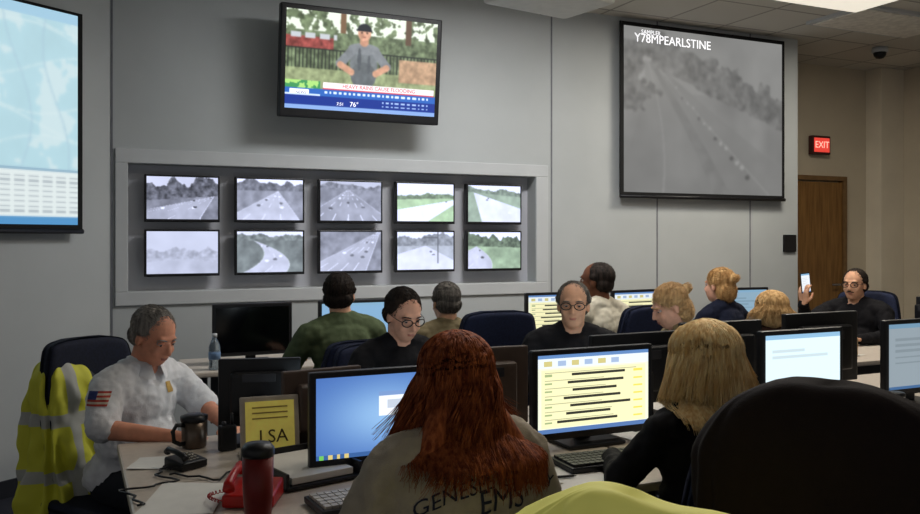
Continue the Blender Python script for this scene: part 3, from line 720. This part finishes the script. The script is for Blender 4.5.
    def post(co):
        if co.z>1.0 or (co-hc).length<.16:
            l=Hi@co
            if l.y>.03 and l.length<.16:
                dy=0
                for s in (-1,1):
                    d2=(l.x-s*.031)**2+(l.z-.006)**2; dy-=.009*math.exp(-d2/(.0135**2))
                dm=(l.x/.026)**2+((l.z+.0585)/.003)**2; dy-=.004*math.exp(-dm)
                l=l+Vector((0,dy,0)); return Hm@l
        return co
    body=blob('person',torso(0)+arms(0)+legs(0)+neck+HP+HD,voxel,sk,smooth=3,post=post,sc=S)
    tag(body,label,'person')
    sh=blob('shirt',torso(.014+loose)+arms(.011+loose*.8,.45 if short else .96)+[('c',ln((0,-.012,1.0)),.070 if not female else .06,ln((0,-.012,1.032)),.062 if not female else .054)],.0085,shirt,body,smooth=4,disp=wrinkle,dsc=wsc,sc=S)
    blob('trousers',[('e',(0,0,.58),(.172*wide,.132,.105))]+legs(.012,False,.12),.012,pants or mat('dark_trousers',(28,30,38),.85,bump=.2,bscale=300),body,smooth=3,disp=.004,sc=S)
    for s in (-1,1): blob('shoe',[('c',(s*.13,.395,.05),.045,(s*.14,.56,.04),.036),('c',(s*.13,.40,.06),.046,(s*.13,.41,.1),.046)],.012,mat('black_leather',(20,18,18),.4),body,smooth=2,sc=S)
    SM=Matrix.Scale(S,4)
    if collar:
        V=[];F=[]; N=40; c=Vector(ln((0,-.006,1.045)))
        for i in range(N+1):
            a=math.radians(108+324*i/N); op=max(0,math.sin(a))
            dx,dy=math.cos(a),math.sin(a)
            V+=[SM@(c+Vector((.060*dx,.060*dy+.0,.030-.02*op))),SM@(c+Vector((.067*dx,.067*dy,.034-.02*op))),SM@(c+Vector((.086*dx,.084*dy+.02*op,-.012-.045*op)))]
        for i in range(N):
            for j in range(2): F.append((3*i+j,3*i+3+j,3*i+4+j,3*i+1+j))
        me=bpy.data.meshes.new('collar'); me.from_pydata(V,[],F); me.update(); add('collar',me,body,collar,True)
    if face:
        for s in (-1,1):
            blob('eye',[('e',(s*.031,.0715,.006),(.012,.0122,.0105),Hm)],.004,eyew,body,remesh=False,sc=S)
            blob('iris',[('e',(s*.031,.0808,.002),(.0058,.0045,.0058),Hm)],.004,iris,body,remesh=False,sc=S)
            P=[Hm@Vector((s*x,y,z)) for x,y,z in ((.014,.0910,.024),(.028,.0900,.028),(.042,.0815,.027),(.052,.0705,.02))]
            tubes('eyebrow',[([SM@v for v in P],[.0022*S,.003*S,.0026*S,.0015*S])],hairm or black,body,6)
            P=[Hm@Vector((s*x,y,z)) for x,y,z in ((.019,.0825,.009),(.031,.0845,.0135),(.044,.075,.009))]
            P2_=[Hm@Vector((s*x,y,z)) for x,y,z in ((.020,.0815,.001),(.031,.083,-.0035),(.043,.075,.001))]
            tubes('eyelid',[([SM@v for v in P],.0036*S),([SM@v for v in P2_],.0028*S)],sk,body,6)
        blob('mouth',[('e',(0,.0915,-.0545),(.020,.005,.0032),Hm),('e',(0,.0905,-.0615),(.017,.0055,.0036),Hm)],.003,lipm,body,remesh=False,sc=S)
    if facial=='moustache':
        blob('moustache',[('c',Hm@Vector((-.025,.085,-.05)),.0045,Hm@Vector((0,.0985,-.044)),.006),('c',Hm@Vector((.025,.085,-.05)),.0045,Hm@Vector((0,.0985,-.044)),.006)],.0035,hairm,body,smooth=1,disp=.002,dsc=150,sc=S)
    if glasses:
        L=[]
        for s in (-1,1):
            pts=[SM@(Hm@Vector((s*.033+.025*math.cos(a),.1-.008*abs(math.cos(a))*(1 if math.cos(a)*s>0 else 0),.004+.0175*math.sin(a)))) for a in [2*math.pi*i/20 for i in range(21)]]
            L.append((pts,.0026)); L.append(([SM@(Hm@Vector(v)) for v in ((s*.057,.094,.008),(s*.072,.06,.01),(s*.079,.005,.010))],.0016))
        L.append(([SM@(Hm@Vector(v)) for v in ((-.009,.104,.007),(0,.108,.009),(.009,.104,.007))],.0022))
        tubes('eyeglasses',L,mat('glasses_frame',(10,10,12),.3),body,6)
    if hair in ('short','thin'):
        g=.006 if hair=='short' else .003
        if hair=='thin': tp=.038
        ho=blob('hair',[('e',(0,-.026,tp-.002),(.0765+g,.091+g,.079+g),Hm),('e',(0,-.052,-.012),(.0735+g,.054+g,.060),Hm),
             ('e',(.060,-.012,.030),(.022+g,.032,.028),Hm),('e',(-.060,-.012,.030),(.022+g,.032,.028),Hm)],.005,hairm,body,smooth=2,disp=.0015 if hair=='short' else .001,dsc=50,sc=S)
        fuzz(ho,3600 if hair=='short' else 1600,.016 if hair=='short' else .008,.0010,hairm,body,int(q*77),Hm,S)
    if hair in ('long','bob','curly','tied'):
        P=[('e',(0,-.02,.042),(.084*vol,.098,.084),Hm),('e',(0,-.055,-.03),(.082*vol,.062,.085),Hm)]
        if hair!='tied': P+=[('e',(s*.07*vol,-.02,-.035),(.022,.05,.075),Hm) for s in (-1,1)]
        yb_=lambda z:lean*(z-.55)
        if hair=='long':
            P+=[('c',(s*.03,hc.y-.06,1.12),.062,(s*.13,yb_(1.0)-.075,1.0),.03) for s in (-1,0,1)]
        if hair=='bob': P+=[('c',Hm@Vector((s*.060*vol,-.045,.0)),.042,Hm@Vector((s*.078*vol,-.05,-.095)),.026) for s in (-1,1)]+[('c',Hm@Vector((0,-.07,0)),.056,Hm@Vector((0,-.09,-.10)),.032),('c',Hm@Vector((-.06*vol,-.07,-.10)),.026,Hm@Vector((.06*vol,-.07,-.10)),.026)]
        if hair=='tied':
            P+=[('e',(0,-.115,.055),(.032,.03,.032),Hm)]
        ho=blob('hair',P,.007,hairm,body,smooth=4,disp=.004 if hair=='curly' else .001,dsc=40,sc=S)
        NL,NS,l0,l1,am0={'long':(330,18,.15,.27,.0115),'bob':(420,13,.11,.23,.0030),'curly':(130,10,.08,.15,.014),'tied':(70,8,.0,.01,.002)}[hair]
        if hair=='tied': fuzz(ho,2600,.034,.0011,hairm,body,int(q*77),Hm,S,'back')
        rng=random.Random(int(q*100)); lst=[]
        if hair!='tied':
         for kk in range(NL):
            A0=rng.uniform(-130,130); PH=rng.uniform(.02,.95); LL=rng.uniform(l0,l1); PS=rng.uniform(0,6.28); FQ=rng.uniform(18,38); AM=am0*rng.uniform(.5,1.3); FR=rng.uniform(.96,1.07)*(1+(vol-1)*.9); XT=rng.uniform(-.03,.03); DP=rng.random()
            if hair=='long' and A0>0: LL*=1.12
            for jj in range(NS):
                a=math.radians(A0+rng.uniform(-7,7)); ph0=min(1.2,max(.01,PH+rng.uniform(-.15,.15)))
                L=LL*rng.uniform(.82,1.10); fr=FR+rng.uniform(-.025,.025); phs=PS+rng.uniform(-.45,.45); phe=1.65; am=AM*rng.uniform(.7,1.3)
                pts=[]
                for i in range(9):
                    ph=ph0+(phe-ph0)*i/8; wv=(.0035 if hair=='long' else .0012)*math.sin(ph*11+phs)
                    pts.append(Hm@Vector(((.087*math.sin(ph)*math.sin(a))*fr+wv,-.02-.101*math.sin(ph)*math.cos(a)*fr+wv,.042+.087*math.cos(ph)*(1+(fr-1)*.5))))
                n2=max(2,int(L/.014)); base=pts[-1].copy()
                if hair=='long': xt=(A0/130)*(.235 if A0>0 else .185)+XT+rng.uniform(-.015,.015)
                else: xt=base.x*(1.34 if hair=='bob' else 1.4)+XT*.6
                for i in range(1,n2+1):
                    s_=i*.014; t=i/max(1,n2); sm=t**1.3
                    if hair=='bob': xx=base.x+(xt-base.x)*t
                    else: xx=base.x+(xt-base.x)*sm
                    v=Vector((xx,base.y-(.22 if hair=='long' else .24)*s_*max(0,math.cos(a)),base.z-s_*(.97 if hair!='curly' else .8)))
                    v+=Vector((am*math.sin(FQ*s_+phs),am*math.cos(FQ*s_*.8+phs),0))*min(1,i/4)
                    y0=lean*max(0,v.z-.55)
                    if v.z<1.085:
                        kz=min(1,max(0,(1.085-v.z)/.1)); rx=.07+.16*kz; ry=.075+.080*kz
                        if abs(v.x)<rx:
                            yb=y0-ry*math.sqrt(1-(v.x/rx)**2)
                            if v.y>yb-.004: v.y=yb-.003-(.016*DP+.01*rng.random()*.5+.006)*kz+am*.5*math.cos(FQ*s_*.8+phs)
                    pts.append(v)
                R=rng.uniform(.0012,.0023); n=len(pts)
                lst.append(([SM@v for v in pts],[R*S*(1-.75*(i/(n-1))**2) for i in range(n)]))
         tubes('hair_strands',lst,hairm,body,3)['kind']='stuff'
    place(body,q,p,0,yaw)
    return body,sh,Hm,S
hm=lambda n,a,b:mat('hair_'+n,a,.72,rgb2=b,scale=80,stretch=(1,1,.12),spec=.22)
h_grey=hm('grey',(108,104,100),(158,152,144)); h_red=hm('auburn',(104,46,24),(176,98,58)); h_bl=hm('blonde',(228,186,126),(252,226,172)); h_dk=hm('dark',(30,25,22),(56,46,40)); h_sb=hm('sandy',(166,132,92),(210,174,126)); h_gb=hm('greying',(76,70,66),(116,110,102)); h_or=hm('ginger_blonde',(180,138,88),(228,188,132))
sh=lambda n,c,**k:mat('cloth_'+n,c,.85,var=.07,scale=25,bump=.25,bscale=350,spec=.2,**k)
white=sh('white',(222,222,224)); grey=sh('heather_grey',(172,160,142)); blk=sh('black',(24,23,26)); olive=sh('olive',(82,92,66)); tanS=sh('tan',(118,106,80)); navyS=sh('navy',(28,32,48)); cream=sh('cream',(196,188,168)); maroon=sh('brown',(70,48,40))
P1,s1,H1,S1=person('man in white uniform shirt seated at the table end looking down',.20,3.69,-141,top=1.22,lean=.22,hp=24,hy=-4,shirt=white,sk=ruddy,hair='short',hairm=h_grey,tp=.038,
   armR=((.26,.16,.83),(.12,.43,.795)),armL=((-.26,.2,.83),(-.12,.45,.80)),short=True,voxel=.0055,belly=.025,wide=1.02,collar=white,handR=dict(curl=.3),handL=dict(curl=.5),loose=.004,wrinkle=.009,wsc=24)
put_chair(.20,3.70,-148,chM)
def onto(name,M,w,h,nx,ny,colf,target,parent,off=.003):
    me=target.data; bvh=BVHTree.FromPolygons([v.co for v in me.vertices],[tuple(p.vertices) for p in me.polygons])
    V=[];F=[]
    d=(M.to_3x3()@Vector((0,0,-1))).normalized()
    for j in range(ny+1):
        for i in range(nx+1):
            o=M@Vector((-w/2+w*i/nx,-h/2+h*j/ny,.15)); hit=bvh.ray_cast(o,d)
            V.append((hit[0] if hit[0] else M@Vector((-w/2+w*i/nx,-h/2+h*j/ny,0)))-d*off)
    for j in range(ny):
        for i in range(nx): F.append((j*(nx+1)+i,j*(nx+1)+i+1,(j+1)*(nx+1)+i+1,(j+1)*(nx+1)+i))
    m2=bpy.data.meshes.new(name); m2.from_pydata(V,[],F); m2.update(); o=add(name,m2,parent,None)
    for j in range(ny):
        for i in range(nx):
            mm=colf(i,j)
            if mm.name not in m2.materials: m2.materials.append(mm)
            m2.polygons[j*nx+i].material_index=[x.name for x in m2.materials].index(mm.name)
    return o
fr_=mat('patch_red',(176,64,54),.8); fw_=mat('patch_white',(205,190,170),.8); fb_=mat('patch_blue',(52,60,112),.8); gold=mat('badge_gold',(185,150,80),.5,metal=.3)
def flagf(i,j): return fb_ if (i<6 and j>=3) else (fr_ if j%2==0 else fw_)
def frame(c,z,up=(0,0,1)):
    z=Vector(z).normalized(); x=Vector(up).cross(z).normalized(); y=z.cross(x); m=Matrix((x,y,z)).transposed().to_4x4(); m.translation=Vector(c); return m
onto('sleeve_flag_patch',frame((.23,.12,.90),(1,.45,.15)),.085,.055,12,7,flagf,s1,P1)
onto('chest_badge',frame((-.07,.24,.92),(-.1,1,.25)),.035,.045,4,4,lambda i,j:gold,s1,P1)
P2,s2,H2,S2=person('woman with long auburn hair in grey printed sweatshirt seated at table',.88,1.90,4,top=1.25,lean=.06,hp=6,hy=12,shirt=grey,sk=fair,hair='long',hairm=h_red,female=True,wide=1.25,
   armR=((.28,.06,.80),(.12,.28,.82)),armL=((-.28,.06,.80),(-.14,.28,.82)),loose=.014,wrinkle=.010,wsc=18)
put_chair(.88,1.92,4,chLo)
def printed(s,size,x,z,target,parent,m,arc=0):
    me=target.data; bvh=BVHTree.FromPolygons([v.co for v in me.vertices],[tuple(p.vertices) for p in me.polygons])
    o=text('back_lettering',s,size,m,TXT,parent,ext=0)
    bm=bmesh.new(); bm.from_mesh(o.data); bmesh.ops.triangulate(bm,faces=bm.faces[:])
    for _ in range(2):
        bmesh.ops.subdivide_edges(bm,edges=[e for e in bm.edges if e.calc_length()>.012],cuts=1); bmesh.ops.triangulate(bm,faces=bm.faces[:])
    for v in bm.verts:
        zz=v.co.z+z-arc*v.co.x**2
        hit=bvh.ray_cast(Vector((v.co.x+x,-.6,zz)),Vector((0,1,0)))
        v.co=(hit[0] if hit[0] else Vector((v.co.x+x,-.1,zz)))+Vector((0,-.0035,0))
    bm.to_mesh(o.data); bm.free()
ink=mat('dark_print',(40,42,60),.8)
printed('GENESEE COUNTY',.050,.04,.922,s2,P2,ink,arc=1.2); printed('EMS',.078,.045,.876,s2,P2,ink)
person('woman with blonde shoulder length hair in black top seated at table',1.745,2.0,-6,top=1.23,lean=.06,hp=4,hy=24,shirt=blk,sk=fair,hair='bob',hairm=h_bl,female=True,wide=1.05,vol=1.16)
put_chair(1.745,2.02,-6)
person('man in dark shirt and glasses looking down at the table',1.375,3.72,182,top=1.262,lean=.10,hp=20,hy=6,shirt=blk,sk=fair,hair='short',hairm=h_dk,glasses=True,voxel=.006,tp=.041)
put_chair(1.375,3.73,182)
person('man in olive shirt seated facing the wall monitors',1.339,4.43,6,top=1.305,lean=.06,hp=0,hy=-30,shirt=olive,sk=tan,hair='short',hairm=h_dk,wide=1.08); put_chair(1.339,4.43,6)
person('man in tan shirt with short greying hair facing away',1.97,4.46,-4,top=1.235,lean=.06,hp=6,hy=4,shirt=tanS,sk=tan,hair='short',hairm=h_gb,wide=1.05); put_chair(2.16,4.44,-4,chHi)
person('man in black shirt and glasses seated at the table',2.30,3.68,160,top=1.28,lean=.04,hp=2,hy=-14,shirt=blk,sk=tan,hair='short',hairm=h_gb,glasses=True,wide=1.08,voxel=.006,tp=.036); put_chair(2.30,3.68,160)
person('man in cream shirt with close cropped dark hair facing away',3.02,4.48,12,top=1.345,lean=.02,hp=0,hy=25,shirt=cream,sk=brown,hair='thin',hairm=h_dk,voxel=.0075,wide=1.05); put_chair(3.12,4.42,8,chHi)
person('woman with tied back blonde hair looking down in profile',2.98,3.64,72,top=1.245,lean=.08,hp=22,hy=0,shirt=tanS,sk=fair,hair='tied',hairm=h_sb,female=True,voxel=.0065); put_chair(2.98,3.64,72)
person('woman with blonde hair in a bun facing away',4.0,4.46,4,top=1.29,lean=.04,hp=0,hy=10,shirt=navyS,sk=fair,hair='tied',hairm=h_or,female=True,voxel=.0075); put_chair(4.0,4.46,4)
person('woman with curly ginger blonde hair seated turned away',3.72,3.75,-40,top=1.17,lean=.05,hp=12,hy=0,shirt=maroon,sk=fair,hair='curly',hairm=h_or,female=True,voxel=.0075,vol=1.15); put_chair(3.72,3.75,-40)
q12,p12,y12,t12=5.27,4.5,112,1.27
person('man in dark shirt and glasses reaching forward holding up a phone',q12,p12,y12,top=t12,lean=-.02,hp=2,hy=-2,shirt=blk,sk=tan,hair='short',hairm=h_dk,glasses=True,facial='moustache',voxel=.006,wide=1.12,belly=.04,tp=.038,
   armR=((.27,.27,.87),(.19,.49,1.04)),handR=dict(f=(-.05,.25,1),n=(.1,1,-.2),side=1,curl=.45)); put_chair(q12,p12,y12,chHi)
ph=root('mobile_phone','dark smartphone with bright screen held up in one hand','phone')
box('phone_body',(.072,.009,.145),(0,0,0),black,ph,.003); screen('phone_screen',.064,.13,doc_img((225,230,235),20,36,3),ph,-.0052,0,1.2)
S_=t12/1.28
Mp=RM@Matrix.Translation((q12,p12,0))@Matrix.Rotation(math.radians(y12),4,'Z')
wp=Mp@(Vector((.175,.50,1.04+.15))*S_)
ph.matrix_world=Matrix.Translation(wp)@Matrix.Rotation(math.radians(10),4,'Z')@Matrix.Rotation(math.radians(-6),4,'Y')
# ---------------------------------------------------------------- garments on chairs
v=drape('hi_vis_vest','yellow safety vest with silver bands draped over chair back','safety vest',.30,.17,1.0,.30,vm,3.1,flare=.20,wr=.030,yoff=-.27,xoff=.09)
place(v,.20,3.70,0,-148)
def rq(X,Y): return X*.9095+Y*.4157, -X*.4157+Y*.9095
q,p=rq(.40,1.72); put_chair(q,p,-46)
v=drape('hi_vis_vest','crumpled yellow safety vest draped over empty chair','safety vest',.54,.15,1.065,.4,vm2,8.4,flare=.08,wr=.030); place(v,q,p,0,-46)
q,p=rq(.95,1.98); place(chairB,q,p,0,-62)
v=drape('black_jacket','black jacket draped over a high backed chair','jacket',.60,.20,1.21,.45,sh('warm_black',(36,28,27)),5.2,flare=.10,wr=.012,yoff=-.28,arc=.17,hf=.5); place(v,q,p,0,-62)
# ---------------------------------------------------------------- lights
def area(name,q,p,z,sx,sy,pw,col,rx=0,yaw=0):
    l=bpy.data.lights.new(name,'AREA'); l.shape='RECTANGLE'; l.size=sx; l.size_y=sy; l.energy=pw; l.color=col
    o=bpy.data.objects.new(name,l); COL.objects.link(o); place(o,q,p,z,yaw,rx); return o
area('panel_or_fill_light',5.2,4.66,H-.06,1.1,.5,48,(1,.93,.80))
area('panel_or_fill_light',6.3,7.4,H-.06,1.1,.5,100,(1,.90,.74))  # fill with no fixture, added to lighten the far column
area('panel_or_fill_light',2.6,4.2,H-.06,1.1,.5,62,(.98,.98,.98))  # added area light without a fixture, brightens display wall and recess
area('panel_or_fill_light',4.6,3.2,H-.06,1.1,.5,14,(1,.92,.80))  # fill added beneath an unlit panel for the foreground
area('panel_or_fill_light',2.2,2.6,H-.06,1.1,.5,15,(1,.90,.76))  # warm fill added under an unlit panel to brighten blonde hair and vest
w=bpy.data.worlds.new('room_ambient'); scene.world=w; w.use_nodes=True; w.node_tree.nodes['Background'].inputs[0].default_value=(.90,.91,.93,1); w.node_tree.nodes['Background'].inputs[1].default_value=.22
# ---------------------------------------------------------------- camera
cd=bpy.data.cameras.new('camera'); cam=bpy.data.objects.new('camera',cd); COL.objects.link(cam)
cam.location=(0,0,1.5); cam.rotation_euler=(math.radians(90),0,0); cd.lens=33.26; cd.sensor_width=36; cd.shift_y=-19/920; cd.clip_start=.05
scene.camera=cam
try: scene.view_settings.view_transform='Standard'
except Exception: pass
